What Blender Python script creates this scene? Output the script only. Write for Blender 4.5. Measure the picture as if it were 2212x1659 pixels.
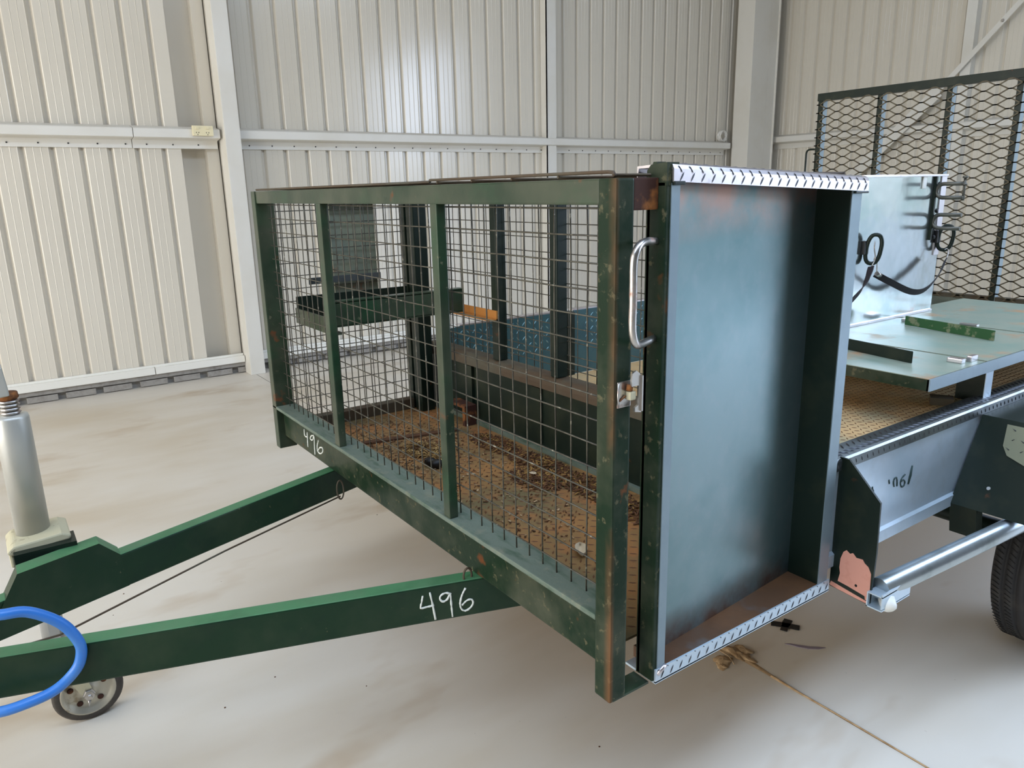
import bpy, bmesh, math, random
from mathutils import Vector, Matrix
random.seed(7)
for o in list(bpy.data.objects): bpy.data.objects.remove(o, do_unlink=True)
sc = bpy.context.scene
COL = sc.collection

# ------------------------------------------------------------------ camera
cam_d = bpy.data.cameras.new('camera'); cam = bpy.data.objects.new('camera', cam_d); COL.objects.link(cam)
RT = Vector((0.57857646, 0.81535107, -0.02125821))
DN = Vector((0.19167928, -0.16125765, -0.96811932))
FW = Vector((-0.79278518, 0.55605629, -0.24958578))
m = Matrix((RT, -DN, -FW)).transposed().to_4x4()
m.translation = Vector((0, 0, 1.49))
cam.matrix_world = m
cam_d.sensor_fit = 'HORIZONTAL'; cam_d.sensor_width = 36.0
cam_d.lens = 1623.987*36.0/2212.0
cam_d.clip_start = 0.05
sc.camera = cam

# ------------------------------------------------------------------ world, light, exposure
SKY_STRENGTH = 13.5
w = bpy.data.worlds.new('sky'); sc.world = w; w.use_nodes = True
nt = w.node_tree; nt.nodes.clear()
out = nt.nodes.new('ShaderNodeOutputWorld'); bg = nt.nodes.new('ShaderNodeBackground')
tc = nt.nodes.new('ShaderNodeTexCoord'); sp = nt.nodes.new('ShaderNodeSeparateXYZ')
rp = nt.nodes.new('ShaderNodeValToRGB')
rp.color_ramp.elements[0].position = 0.0; rp.color_ramp.elements[0].color = (0.72, 0.82, 1.0, 1)
rp.color_ramp.elements[1].position = 0.6; rp.color_ramp.elements[1].color = (0.50, 0.68, 1.0, 1)
nt.links.new(tc.outputs['Generated'], sp.inputs[0]); nt.links.new(sp.outputs['Z'], rp.inputs[0])
nt.links.new(rp.outputs[0], bg.inputs[0]); bg.inputs[1].default_value = SKY_STRENGTH
nt.links.new(bg.outputs[0], out.inputs[0])

def area(name, loc, rot, sx, sy, power, color, portal=False):
    l = bpy.data.lights.new(name, 'AREA'); l.shape = 'RECTANGLE'; l.size = sx; l.size_y = sy
    l.energy = power; l.color = color
    o = bpy.data.objects.new(name, l); COL.objects.link(o); o.location = loc; o.rotation_euler = rot
    if portal: l.cycles.is_portal = True
    return o
DOOR_X0, DOOR_X1, DOOR_Z = 0.9, 5.4, 4.5
# open roller doorway in the end wall: a portal for the sky, then two strips of roof skylight
area('doorway_portal', ((DOOR_X0+DOOR_X1)/2, 8.72, DOOR_Z/2), (math.radians(-90), 0, 0), DOOR_X1-DOOR_X0, DOOR_Z, 1, (1, 1, 1), True)
area('skylight_strip', (-3.6, 0.3, 5.1), (0, 0, 0), 1.2, 9.0, 40, (1.0, 0.965, 0.91))
area('skylight_strip', (0.3, 1.2, 5.1), (0, 0, 0), 1.8, 10.0, 380, (0.60, 0.76, 1.0))
# daylight from a second open doorway behind the camera on the left
area('front_doorway', (-2.9, -5.4, 1.75), (math.radians(90), 0, 0), 6.0, 3.3, 390, (1.0, 0.985, 0.95))
vs = sc.view_settings
vs.view_transform = 'Standard'; vs.look = 'None'; vs.gamma = 1.0; vs.use_curve_mapping = False
vs.exposure = 0.0

# ------------------------------------------------------------------ materials
def lin(r, g, b):
    f = lambda c: c/12.92 if c <= 0.04045 else ((c+0.055)/1.055)**2.4
    return (f(r/255), f(g/255), f(b/255), 1)
class Mat:
    def __init__(s, name, col, rough=0.5, metal=0.0, spec=0.5):
        s.m = bpy.data.materials.new(name); s.m.use_nodes = True
        s.t = s.m.node_tree; s.b = s.t.nodes['Principled BSDF']
        s.b.inputs['Base Color'].default_value = col; s.b.inputs['Roughness'].default_value = rough
        s.b.inputs['Metallic'].default_value = metal
        s.b.inputs['Specular IOR Level'].default_value = spec
        s.tc = s.t.nodes.new('ShaderNodeTexCoord'); s.cur = None; s.col = col; s.rcur = None; s.rough = rough; s.metal = metal; s.mcur = None
    def noise(s, scale, stretch=(1, 1, 1), detail=4, off=0.0, rough=0.6):
        mp = s.t.nodes.new('ShaderNodeMapping'); mp.inputs['Scale'].default_value = stretch
        mp.inputs['Location'].default_value = (off, off*1.7, off*0.6)
        s.t.links.new(s.tc.outputs['Object'], mp.inputs[0])
        n = s.t.nodes.new('ShaderNodeTexNoise'); n.inputs['Scale'].default_value = scale
        n.inputs['Detail'].default_value = detail; n.inputs['Roughness'].default_value = rough
        s.t.links.new(mp.outputs[0], n.inputs['Vector']); return n
    def mask(s, sock, lo, hi, amt=1.0):
        r = s.t.nodes.new('ShaderNodeMapRange'); r.inputs['From Min'].default_value = lo; r.inputs['From Max'].default_value = hi
        r.inputs['To Min'].default_value = 0; r.inputs['To Max'].default_value = amt; r.clamp = True
        s.t.links.new(sock, r.inputs['Value']); return r.outputs[0]
    def layer(s, col, scale, lo, hi, amt=1.0, stretch=(1, 1, 1), off=0.0, rough=None, metal=None, detail=4):
        fac = s.mask(s.noise(scale, stretch, detail, off).outputs['Fac'], lo, hi, amt)
        s.mix(col, fac, rough, metal); return s
    def mix(s, col, fac, rough=None, metal=None):
        mx = s.t.nodes.new('ShaderNodeMix'); mx.data_type = 'RGBA'
        s.t.links.new(fac, mx.inputs[0])
        if s.cur: s.t.links.new(s.cur, mx.inputs[6])
        else: mx.inputs[6].default_value = s.col
        mx.inputs[7].default_value = col
        s.cur = mx.outputs[2]; s.t.links.new(s.cur, s.b.inputs['Base Color'])
        for val, attr, base, inp in ((rough, 'rcur', s.rough, 'Roughness'), (metal, 'mcur', s.metal, 'Metallic')):
            if val is None: continue
            mf = s.t.nodes.new('ShaderNodeMix'); mf.data_type = 'FLOAT'
            s.t.links.new(fac, mf.inputs[0])
            c = getattr(s, attr)
            if c: s.t.links.new(c, mf.inputs[2])
            else: mf.inputs[2].default_value = base
            mf.inputs[3].default_value = val
            setattr(s, attr, mf.outputs[0]); s.t.links.new(mf.outputs[0], s.b.inputs[inp])
    def zband(s, col, z0, z1, amt, rough=None, axis='Z'):
        sx = s.t.nodes.new('ShaderNodeSeparateXYZ'); s.t.links.new(s.tc.outputs['Object'], sx.inputs[0])
        fac = s.mask(sx.outputs[axis], z0, z1, amt)
        n = s.noise(9, off=3.3)
        mu = s.t.nodes.new('ShaderNodeMath'); mu.operation = 'MULTIPLY'
        s.t.links.new(fac, mu.inputs[0]); s.t.links.new(s.mask(n.outputs['Fac'], 0.32, 0.62), mu.inputs[1])
        s.mix(col, mu.outputs[0], rough); return s
    def bump(s, scale, strength, dist=0.002, stretch=(1, 1, 1), detail=3):
        n = s.noise(scale, stretch, detail, 1.3)
        b = s.t.nodes.new('ShaderNodeBump'); b.inputs['Strength'].default_value = strength; b.inputs['Distance'].default_value = dist
        s.t.links.new(n.outputs['Fac'], b.inputs['Height']); s.t.links.new(b.outputs[0], s.b.inputs['Normal']); return s

RUST = lin(120, 66, 34); DUST = lin(120, 116, 98)
M = {}
def mk(key, *a, **k):
    M[key] = Mat(key, *a, **k); return M[key]
mk('green_paint', lin(31, 50, 35), 0.28, 0, 0.3).layer(DUST, 3.5, 0.38, 0.7, 0.36, off=1).layer(lin(30, 74, 46), 7, 0.5, 0.7, 0.5, off=4).layer(lin(122, 118, 92), 42, 0.66, 0.72, 0.6, off=2, rough=0.7).layer(RUST, 11, 0.66, 0.74, 0.75, off=5, rough=0.8).bump(60, 0.12)
mk('green_mud', lin(27, 44, 30), 0.34, 0, 0.10).layer(DUST, 6, 0.42, 0.7, 0.28, off=1).layer(lin(118, 110, 84), 42, 0.60, 0.68, 0.5, off=2, rough=0.8).layer(RUST, 9, 0.64, 0.72, 0.7, off=5, rough=0.8).bump(70, 0.15)
g = mk('green_post', lin(27, 44, 30), 0.34, 0, 0.10).layer(DUST, 6, 0.42, 0.7, 0.28, off=1).layer(lin(118, 110, 84), 42, 0.60, 0.68, 0.5, off=2, rough=0.8).layer(RUST, 14, 0.66, 0.72, 0.6, off=5)
sx_ = g.t.nodes.new('ShaderNodeSeparateXYZ'); g.t.links.new(g.tc.outputs['Object'], sx_.inputs[0])
mu_ = g.t.nodes.new('ShaderNodeMath'); mu_.operation = 'MULTIPLY'; mv_ = g.t.nodes.new('ShaderNodeMath'); mv_.operation = 'MULTIPLY'
g.t.links.new(g.mask(sx_.outputs['X'], .980, .998, .65), mu_.inputs[0]); g.t.links.new(g.mask(sx_.outputs['Y'], .010, .002), mu_.inputs[1])
g.t.links.new(mu_.outputs[0], mv_.inputs[0]); g.t.links.new(g.mask(g.noise(7, (1, 1, .5), off=2.2).outputs['Fac'], .42, .60), mv_.inputs[1])
g.mix(lin(124, 84, 54), mv_.outputs[0], .8); g.bump(70, .15)
mk('green_top_lit', lin(70, 122, 82), 0.5).layer(lin(96, 118, 92), 6, 0.45, 0.7, 0.5, off=1).layer(lin(50, 96, 62), 9, 0.5, 0.7, 0.6, off=6)  # lighter green for upward faces: light from above put into the colour
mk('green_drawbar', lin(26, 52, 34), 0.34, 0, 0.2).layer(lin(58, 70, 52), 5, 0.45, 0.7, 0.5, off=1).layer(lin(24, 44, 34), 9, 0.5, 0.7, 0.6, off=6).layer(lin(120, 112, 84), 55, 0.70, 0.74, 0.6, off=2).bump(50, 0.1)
mk('green_dark', lin(20, 32, 25), 0.4, 0, 0.3).layer(lin(60, 62, 44), 6, 0.5, 0.75, 0.5, off=3).layer(RUST, 13, 0.68, 0.76, 0.6, off=5, rough=0.8).bump(50, 0.1)
mk('dusty_sill', lin(98, 110, 98), 0.75).layer(lin(40, 70, 48), 9, 0.5, 0.66, 0.6, stretch=(1, 4, 4), off=2).layer(lin(128, 128, 108), 25, 0.55, 0.7, 0.5, off=1).bump(90, 0.3)
mk('strip_metal', lin(134, 150, 158), 0.35, 0.4).layer(lin(120, 136, 146), 9, 0.4, 0.7, 0.6)
mk('galvanised', lin(198, 212, 224), 0.34, 0.5).layer(lin(172, 194, 208), 4, 0.4, 0.7, 0.7, off=2).layer(lin(170, 178, 180), 16, 0.5, 0.8, 0.4, off=6).bump(5, 0.10, 0.02)
mk('door_panel', lin(120, 138, 140), 0.30, 0.8).layer(lin(84, 116, 118), 3.2, 0.4, 0.7, 0.7, off=2).layer(lin(138, 143, 146), 30, 0.5, 0.8, 0.3, off=6).zband(lin(196, 120, 88), 1.38, 1.48, 0.5).zband(lin(96, 60, 36), 0.62, 0.54, 0.9, 0.7).bump(3.5, 0.10, 0.03)
mk('locker_panel', lin(196, 200, 200), 0.17, 0.95).layer(lin(146, 172, 170), 4, 0.45, 0.72, 0.6, off=2).layer(lin(190, 140, 126), 7, 0.66, 0.72, 0.6, off=8).layer(lin(216, 216, 214), 20, 0.5, 0.8, 0.4, off=6).bump(4, 0.10, 0.03)
mk('aluminium_tread', lin(206, 200, 204), 0.30, 0.9).layer(lin(150, 140, 138), 22, 0.6, 0.72, 0.5, off=2).bump(30, 0.1)
mk('dull_steel', lin(96, 94, 86), 0.45, 0.6); mk('dull_grey', lin(150, 164, 168), 0.6); mk('tread_lug', lin(74, 76, 82), 0.4, 0.7); mk('lug_bright', lin(128, 164, 172), 0.3, 0.7)  # tread_lug: dark reflections put into the lug colour
mk('steel_tread', lin(120, 126, 128), 0.34, 0.85).layer(lin(70, 76, 78), 14, 0.5, 0.7, 0.6, off=2).bump(30, 0.1)
mk('teal_tread', lin(56, 90, 94), 0.36, 0.15).layer(lin(40, 74, 84), 9, 0.45, 0.7, 0.6, off=2).bump(30, 0.1)
mk('rust_floor', lin(152, 110, 62), 0.72).layer(lin(96, 92, 62), 3.2, 0.42, 0.62, 0.8, off=1).layer(lin(166, 104, 54), 8, 0.5, 0.68, 0.7, off=4).layer(lin(74, 54, 34), 13, 0.6, 0.7, 0.7, off=7).bump(60, 0.35)
mk('rust_tray', lin(216, 180, 130), 0.62, 0.25).layer(lin(166, 164, 138), 3.2, 0.48, 0.66, 0.8, off=1).layer(lin(222, 168, 108), 8, 0.5, 0.68, 0.6, off=4).layer(lin(104, 74, 44), 16, 0.62, 0.72, 0.5, off=7).bump(60, 0.3)
mk('rust_lug', lin(104, 66, 36), 0.7)
mk('rust_bar', lin(74, 58, 40), 0.7).layer(lin(80, 76, 62), 6, 0.42, 0.62, 0.85, off=2).layer(lin(104, 58, 26), 10, 0.62, 0.72, 0.6, off=5).bump(60, 0.3)
mk('rust_ledge', lin(84, 58, 38), 0.5, 0.2).layer(lin(110, 74, 44), 5, 0.45, 0.65, 0.8, off=2).layer(lin(96, 104, 108), 4, 0.58, 0.7, 0.7, off=6).bump(60, 0.2)
mk('rust_orange', lin(176, 116, 50), 0.75).layer(lin(90, 60, 30), 8, 0.55, 0.7, 0.7, off=2)
mk('rust_steel', lin(60, 28, 14), 0.8).layer(lin(150, 92, 40), 14, 0.5, 0.62, 0.9, off=2)
mk('holder_plate', lin(124, 126, 104), 0.5, 0.1).layer(lin(104, 114, 104), 5, 0.45, 0.65, 0.8, off=2).layer(lin(140, 78, 38), 9, 0.6, 0.68, 0.8, off=3)
mk('wire', lin(84, 80, 68), 0.5, 0.2).layer(lin(52, 48, 40), 30, 0.4, 0.65, 0.9, off=2).layer(lin(168, 162, 144), 50, 0.62, 0.72, 0.8, off=5)
mk('gate_mesh', lin(92, 84, 66), 0.6, 0.3).layer(lin(70, 56, 44), 12, 0.5, 0.7, 0.7)
mk('bare_steel', lin(190, 186, 182), 0.28, 0.95).layer(lin(150, 98, 72), 18, 0.55, 0.66, 0.8, off=3, rough=0.6, metal=0.3)
mk('zinc_tube', lin(180, 182, 182), 0.40, 0.45).layer(lin(200, 194, 176), 4, 0.45, 0.7, 0.7, stretch=(1, 1, .3), off=2).bump(40, 0.15)
mk('pipe', lin(190, 200, 206), 0.28, 0.85).layer(lin(110, 130, 130), 7, 0.5, 0.7, 0.5, off=2)
mk('cream_casting', lin(190, 182, 152), 0.55).layer(lin(120, 104, 78), 30, 0.62, 0.72, 0.8, off=2).bump(50, 0.25)
mk('wheel_rim', lin(186, 180, 164), 0.4, 0.6).layer(lin(120, 100, 68), 18, 0.58, 0.7, 0.8, off=2)
mk('rubber', lin(66, 60, 54), 0.75).layer(lin(92, 84, 74), 14, 0.5, 0.7, 0.6)
mk('tyre', lin(34, 32, 32), 0.7).layer(lin(70, 64, 56), 14, 0.5, 0.7, 0.5)
mk('blue_hose', lin(54, 122, 205), 0.36).layer(lin(84, 138, 200), 14, 0.55, 0.7, 0.5)
mk('black_plastic', lin(18, 16, 16), 0.5)
mk('black_hole', lin(12, 10, 9), 0.8)
mk('webbing', lin(26, 18, 24), 0.7)
mk('chalk', lin(222, 224, 216), 0.9)
mk('marker', lin(34, 58, 56), 0.7)
mk('pink_primer', lin(216, 152, 132), 0.7).layer(lin(196, 128, 108), 30, 0.5, 0.7, 0.6)
mk('table_paint', lin(158, 168, 152), 0.42, 0.25).layer(lin(132, 160, 148), 6, 0.45, 0.65, 0.7, off=2).layer(lin(186, 142, 104), 4.5, 0.56, 0.68, 0.85, off=5, rough=0.7).bump(40, 0.1)
mk('worn_green', lin(44, 88, 46), 0.5).layer(lin(128, 132, 100), 24, 0.55, 0.62, 0.9, off=2)
mk('straw', lin(150, 114, 60), 0.8)
mk('straw_pale', lin(190, 158, 102), 0.8)
mk('litter', lin(92, 58, 32), 0.85).layer(lin(60, 38, 22), 30, 0.45, 0.65, 0.8)
mk('dry_leaf', lin(200, 180, 150), 0.8)
mk('dirt', lin(176, 148, 112), 0.9).layer(lin(138, 108, 72), 30, 0.45, 0.65, 0.8)
mk('grey_smear', lin(140, 128, 140), 0.7)
wall = mk('wall_paint', lin(216, 209, 195), 0.17, 0, 0.55); wall.layer(lin(206, 198, 183), 1.2, 0.4, 0.7, 0.5, stretch=(1, 1, .15))
mk('column_paint', lin(222, 219, 211), 0.45).layer(lin(210, 204, 190), 2, 0.45, 0.7, 0.5)
mk('trim_white', lin(232, 230, 222), 0.4)
mk('flange', lin(196, 190, 182), 0.5)
mk('block_grey', lin(150, 146, 140), 0.8).layer(lin(110, 104, 98), 22, 0.45, 0.7, 0.6)
mk('dark_joint', lin(70, 66, 64), 0.8)
mk('ivory', lin(232, 220, 182), 0.35)
mk('cable_white', lin(226, 222, 214), 0.5)
mk('ceiling', lin(150, 150, 150), 0.5)
mk('bank', lin(98, 94, 80), 0.9).layer(lin(80, 78, 60), 1.5, 0.4, 0.6, 0.8); mk('apron', lin(64, 62, 54), 0.9)
fl = mk('concrete', lin(216, 209, 197), 0.40, 0, 0.4)
fl.layer(lin(192, 176, 150), 0.9, 0.42, 0.66, 0.7, stretch=(1, .45, 1), off=1).layer(lin(224, 218, 208), 2.4, 0.45, 0.7, 0.5, stretch=(1, .3, 1), off=3).layer(lin(172, 146, 112), 3.1, 0.58, 0.74, 0.6, stretch=(.8, .35, 1), off=6).layer(lin(176, 164, 148), 60, 0.70, 0.74, 0.4, off=8).bump(25, 0.05)

# ------------------------------------------------------------------ mesh builder
class MB:
    def __init__(s): s.v = []; s.f = []; s.sm = []; s.mi = []; s.cur = 0
    def add(s, vs, fs, smooth=False):
        n = len(s.v); s.v += [tuple(v) for v in vs]
        for f in fs: s.f.append(tuple(i+n for i in f)); s.sm.append(smooth); s.mi.append(s.cur)
        return s
    def box(s, x0, y0, z0, x1, y1, z1, bev=0.0):
        if x1 < x0: x0, x1 = x1, x0
        if y1 < y0: y0, y1 = y1, y0
        if z1 < z0: z0, z1 = z1, z0
        b = min(bev, (x1-x0)*.4, (y1-y0)*.4, (z1-z0)*.4)
        if b <= 0:
            v = [(x, y, z) for x in (x0, x1) for y in (y0, y1) for z in (z0, z1)]
            return s.add(v, [(0, 1, 3, 2), (4, 6, 7, 5), (0, 4, 5, 1), (2, 3, 7, 6), (0, 2, 6, 4), (1, 5, 7, 3)])
        bm = bmesh.new(); bmesh.ops.create_cube(bm, size=1.0)
        for v in bm.verts: v.co = Vector(((x0+x1)/2+v.co.x*(x1-x0), (y0+y1)/2+v.co.y*(y1-y0), (z0+z1)/2+v.co.z*(z1-z0)))
        bmesh.ops.bevel(bm, geom=bm.edges[:], offset=b, segments=2, affect='EDGES', profile=0.7)
        bm.verts.index_update()
        s.add([v.co[:] for v in bm.verts], [[v.index for v in f.verts] for f in bm.faces]); bm.free(); return s
    def prism(s, poly, axis, a, b):
        """poly: 2-D points; extruded along axis from a to b (order of remaining axes kept)"""
        def P(p, t):
            return (t, p[0], p[1]) if axis == 'x' else (p[0], t, p[1]) if axis == 'y' else (p[0], p[1], t)
        n = len(poly); v = [P(p, a) for p in poly]+[P(p, b) for p in poly]
        f = [tuple(range(n)), tuple(range(2*n-1, n-1, -1))]+[(i, i+n, (i+1) % n+n, (i+1) % n) for i in range(n)]
        return s.add(v, f)
    def bar(s, a, b, wd, ht, up=(0, 0, 1)):
        a, b = Vector(a), Vector(b); d = (b-a).normalized(); up = Vector(up)
        sd = d.cross(up).normalized(); u = sd.cross(d).normalized()
        v = [p+sd*(i*wd/2)+u*(j*ht/2) for p in (a, b) for i, j in ((-1, -1), (1, -1), (1, 1), (-1, 1))]
        return s.add(v, [(0, 1, 2, 3), (7, 6, 5, 4), (0, 4, 5, 1), (1, 5, 6, 2), (2, 6, 7, 3), (3, 7, 4, 0)])
    def tube(s, pts, r, n=8, closed=False, smooth=True, flat=None):
        pts = [Vector(p) for p in pts]; k = len(pts); rings = []
        prev = None
        for i, p in enumerate(pts):
            if closed: t = (pts[(i+1) % k]-pts[i-1])
            else: t = (pts[min(i+1, k-1)]-pts[max(i-1, 0)])
            t.normalize()
            if prev is None:
                ref = Vector((0, 0, 1)) if abs(t.z) < .9 else Vector((1, 0, 0))
                u = t.cross(ref).normalized()
            else:
                u = (prev-t*prev.dot(t)).normalized()
            prev = u; w_ = t.cross(u)
            rr = r[i] if isinstance(r, (list, tuple)) else r
            rings.append([p+u*(math.cos(2*math.pi*j/n)*rr)+w_*(math.sin(2*math.pi*j/n)*rr*(flat or 1)) for j in range(n)])
        v = [q for g in rings for q in g]; f = []
        for i in range(k if closed else k-1):
            a = i*n; b = ((i+1) % k)*n
            for j in range(n): f.append((a+j, a+(j+1) % n, b+(j+1) % n, b+j))
        if not closed: 
            s.add(v, f, smooth); n0 = len(s.v)-len(v)
            s.f.append(tuple(n0+j for j in range(n-1, -1, -1))); s.sm.append(False); s.mi.append(s.cur)
            s.f.append(tuple(n0+(k-1)*n+j for j in range(n))); s.sm.append(False); s.mi.append(s.cur)
            return s
        return s.add(v, f, smooth)
    def lathe(s, prof, axis_p, axis_d, n=32, smooth=True, caps=True):
        d = Vector(axis_d).normalized(); c = Vector(axis_p)
        ref = Vector((0, 0, 1)) if abs(d.z) < .9 else Vector((1, 0, 0))
        u = d.cross(ref).normalized(); w_ = d.cross(u); k = len(prof)
        v = [c+d*h+(u*math.cos(2*math.pi*j/n)+w_*math.sin(2*math.pi*j/n))*r for (r, h) in prof for j in range(n)]
        f = [(i*n+j, i*n+(j+1) % n, (i+1)*n+(j+1) % n, (i+1)*n+j) for i in range(k-1) for j in range(n)]
        s.add(v, f, smooth)
        if not caps: return s
        n0 = len(s.v)-len(v)
        s.f.append(tuple(n0+j for j in range(n-1, -1, -1))); s.sm.append(False); s.mi.append(s.cur)
        s.f.append(tuple(n0+(k-1)*n+j for j in range(n))); s.sm.append(False); s.mi.append(s.cur)
        return s
    def lug(s, c, u, nrm, L, W, H):
        c, u, nrm = Vector(c), Vector(u).normalized(), Vector(nrm); w_ = nrm.cross(u)
        return s.add([c-u*L, c-w_*W, c+u*L, c+w_*W, c-u*L*.45+nrm*H, c+u*L*.45+nrm*H],
                     [(0, 1, 4), (1, 2, 5), (1, 5, 4), (2, 3, 5), (3, 0, 4), (3, 4, 5)])
    def treads(s, o, u, v, n, lu, lv, pitch, L=.011, W=.0028, H=.0016):
        o, u, v, n = Vector(o), Vector(u), Vector(v), Vector(n)
        for i in range(int(lu/pitch)):
            for j in range(int(lv/pitch)):
                k = 1 if (i+j) % 2 else -1
                s.lug(o+u*((i+.5)*pitch)+v*((j+.5)*pitch), u+v*k, n, L, W, H)
        return s
def lighten_tops(o):  # gives upward faces the painted top light
    o.data.materials.append(M['green_top_lit'].m)
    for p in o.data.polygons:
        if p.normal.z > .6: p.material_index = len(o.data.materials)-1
def obj(name, mb, mat, parent=None, kind=None, label=None, root=None):
    me = bpy.data.meshes.new(name)
    p = parent; off = Vector((0, 0, 0))
    while p is not None: off += p.location; p = p.parent
    me.from_pydata([tuple(Vector(v)-off) for v in mb.v], [], mb.f)
    for pl, sm, mi in zip(me.polygons, mb.sm, mb.mi): pl.use_smooth = sm; pl.material_index = mi
    for k in (mat if isinstance(mat, (list, tuple)) else [mat]): me.materials.append(M[k].m)
    bm = bmesh.new(); bm.from_mesh(me); bmesh.ops.recalc_face_normals(bm, faces=bm.faces); bm.to_mesh(me); bm.free()
    o = bpy.data.objects.new(name, me); COL.objects.link(o)
    if parent is not None: o.parent = parent
    if kind: o['kind'] = kind
    if label: o['label'] = label
    return o
def tag(o, label, cat, group=None, kind=None):
    o['label'] = label; o['category'] = cat
    if group: o['group'] = group
    if kind: o['kind'] = kind
    return o
def empty(name, loc, label, cat, group=None):
    o = bpy.data.objects.new(name, None); COL.objects.link(o); o.location = loc; o.empty_display_size = .1
    return tag(o, label, cat, group)
def struct(name, mb, mat, label, cat='building'):
    return tag(obj(name, mb, mat), label, cat, kind='structure')
def arc(c, r, a0, a1, n, f):
    return [f(c, r, math.radians(a0+(a1-a0)*i/n)) for i in range(n+1)]
def smooth_path(pts, n=6):
    P = [Vector(p) for p in pts]; P = [P[0]*2-P[1]]+P+[P[-1]*2-P[-2]]; out_ = []
    for i in range(1, len(P)-2):
        for k in range(n):
            t = k/n; a, b, c, d = P[i-1], P[i], P[i+1], P[i+2]
            out_.append(.5*((2*b)+(c-a)*t+(2*a-5*b+4*c-d)*t*t+(3*b-a-3*c+d)*t**3))
    return out_+[P[-2]]

# ================================================================== room
XW, YE, X1, Y0, ZC = -6.6, 8.7, 18.0, -5.5, 5.2
JY = 1.822
fb = MB(); fb.box(XW-.3, Y0-.3, -.2, X1+.3, JY-.003, 0); fb.box(XW-.3, JY+.003, -.2, X1+.3, YE+.3, 0)
struct('floor', fb, 'concrete', 'pale smooth concrete floor slab with a saw cut joint', 'floor')
jb = MB(); jb.box(XW-.3, JY-.003, -.19, X1+.3, JY+.003, -.002)
struct('trim_1', jb, 'dark_joint', 'thin dark control joint cut across the concrete floor', 'joint')
cb = MB(); cb.box(XW-.3, Y0-.3, ZC, X1+.3, YE+.3, ZC+.1)
struct('ceiling', cb, 'ceiling', 'pale metal roof underside above the trailer', 'ceiling')
wl = MB(); wl.box(XW-.3, Y0-.3, 0, XW-.13, YE+.3, ZC); wl.box(XW-.13, Y0, 0, XW-.04, .0, ZC)
wall_left = struct('wall_left', wl, 'wall_paint', 'long cream ribbed metal wall behind the trailer', 'wall')
we = MB(); we.box(XW-.06, YE+.06, 0, DOOR_X0, YE+.3, ZC); we.box(DOOR_X1, YE+.06, 0, X1+.3, YE+.3, ZC); we.box(DOOR_X0, YE+.06, DOOR_Z, DOOR_X1, YE+.3, ZC)
wall_back = struct('wall_back', we, 'wall_paint', 'end wall of cream ribbed sheets behind the mesh ramp', 'wall')
wr = MB(); wr.box(X1, Y0-.3, 0, X1+.3, YE+.3, ZC)
struct('wall_right', wr, 'ceiling', 'plain cream wall out of view to the right', 'wall')
wf = MB(); wf.box(XW-.06, Y0-.3, 0, X1, Y0, ZC)
struct('wall_front', wf, 'wall_paint', 'plain cream wall out of view behind the camera', 'wall')
ap = MB(); ap.box(-12, YE+.3, -.2, 22, 40, -.02)  # unseen ground outside, toned dark for the reflections in the metal panels
struct('floor_outside', ap, 'apron', 'dark grass and soil apron outside the open roller doorway', 'ground')

hb = MB(); hb.prism([(32, -.2), (32, 0), (41, 5.6), (46, 5.8), (46, -.2)], 'x', -40, 60)  # unseen bank, added to keep bright low sky out of the metal reflections
struct('added_bank', hb, 'bank', 'added unseen bank hiding the low sky beyond the open roller doorway', 'ground')
# ribbed cladding sheets: one mesh shared by all sheets of a wall
def sheet_mesh(name, axis, z0, z1):
    P = 0.1905; pr = []
    for k in range(4):
        o = k*P
        pr += [(o, 0), (o+.044, 0), (o+.047, .0016), (o+.050, 0), (o+.092, 0), (o+.095, .0016), (o+.098, 0),
               (o+.136, 0), (o+.139, .0012), (o+.142, 0), (o+.160, -.028), (o+.175, -.028), (o+.186, -.004)]
    pr.append((.762, 0))
    v = []; f = []
    for z in (z0, z1):
        for a, d in pr: v.append((d, a, z) if axis == 'y' else (a, -d, z))
    n = len(pr)
    for i in range(n-1): f.append((i, i+1, n+i+1, n+i))
    me = bpy.data.meshes.new(name); me.from_pydata(v, [], f); me.materials.append(M['wall_paint'].m); return me
sm_y = sheet_mesh('cladding_sheet', 'y', .10, ZC)
b = MB(); b.box(XW-.13, 1.376, .10, XW, 1.475, ZC); b.box(XW-.13, 1.68, .10, XW-.03, 1.772, ZC)
obj('flat_flashing', b, 'wall_paint', wall_left)
for y in [1.772+.762*i for i in range(9)]+[.614-.762*i for i in range(8)]:
    o = bpy.data.objects.new('cladding_sheet', sm_y); COL.objects.link(o); o.parent = wall_left; o.location = (XW, y, 0)
sm_x = sheet_mesh('cladding_sheet', 'x', .10, ZC)
x = XW+.02
while x+.762 < DOOR_X0+.3:
    o = bpy.data.objects.new('cladding_sheet', sm_x); COL.objects.link(o); o.parent = wall_back; o.location = (x, YE, 0); x += .762

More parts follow.
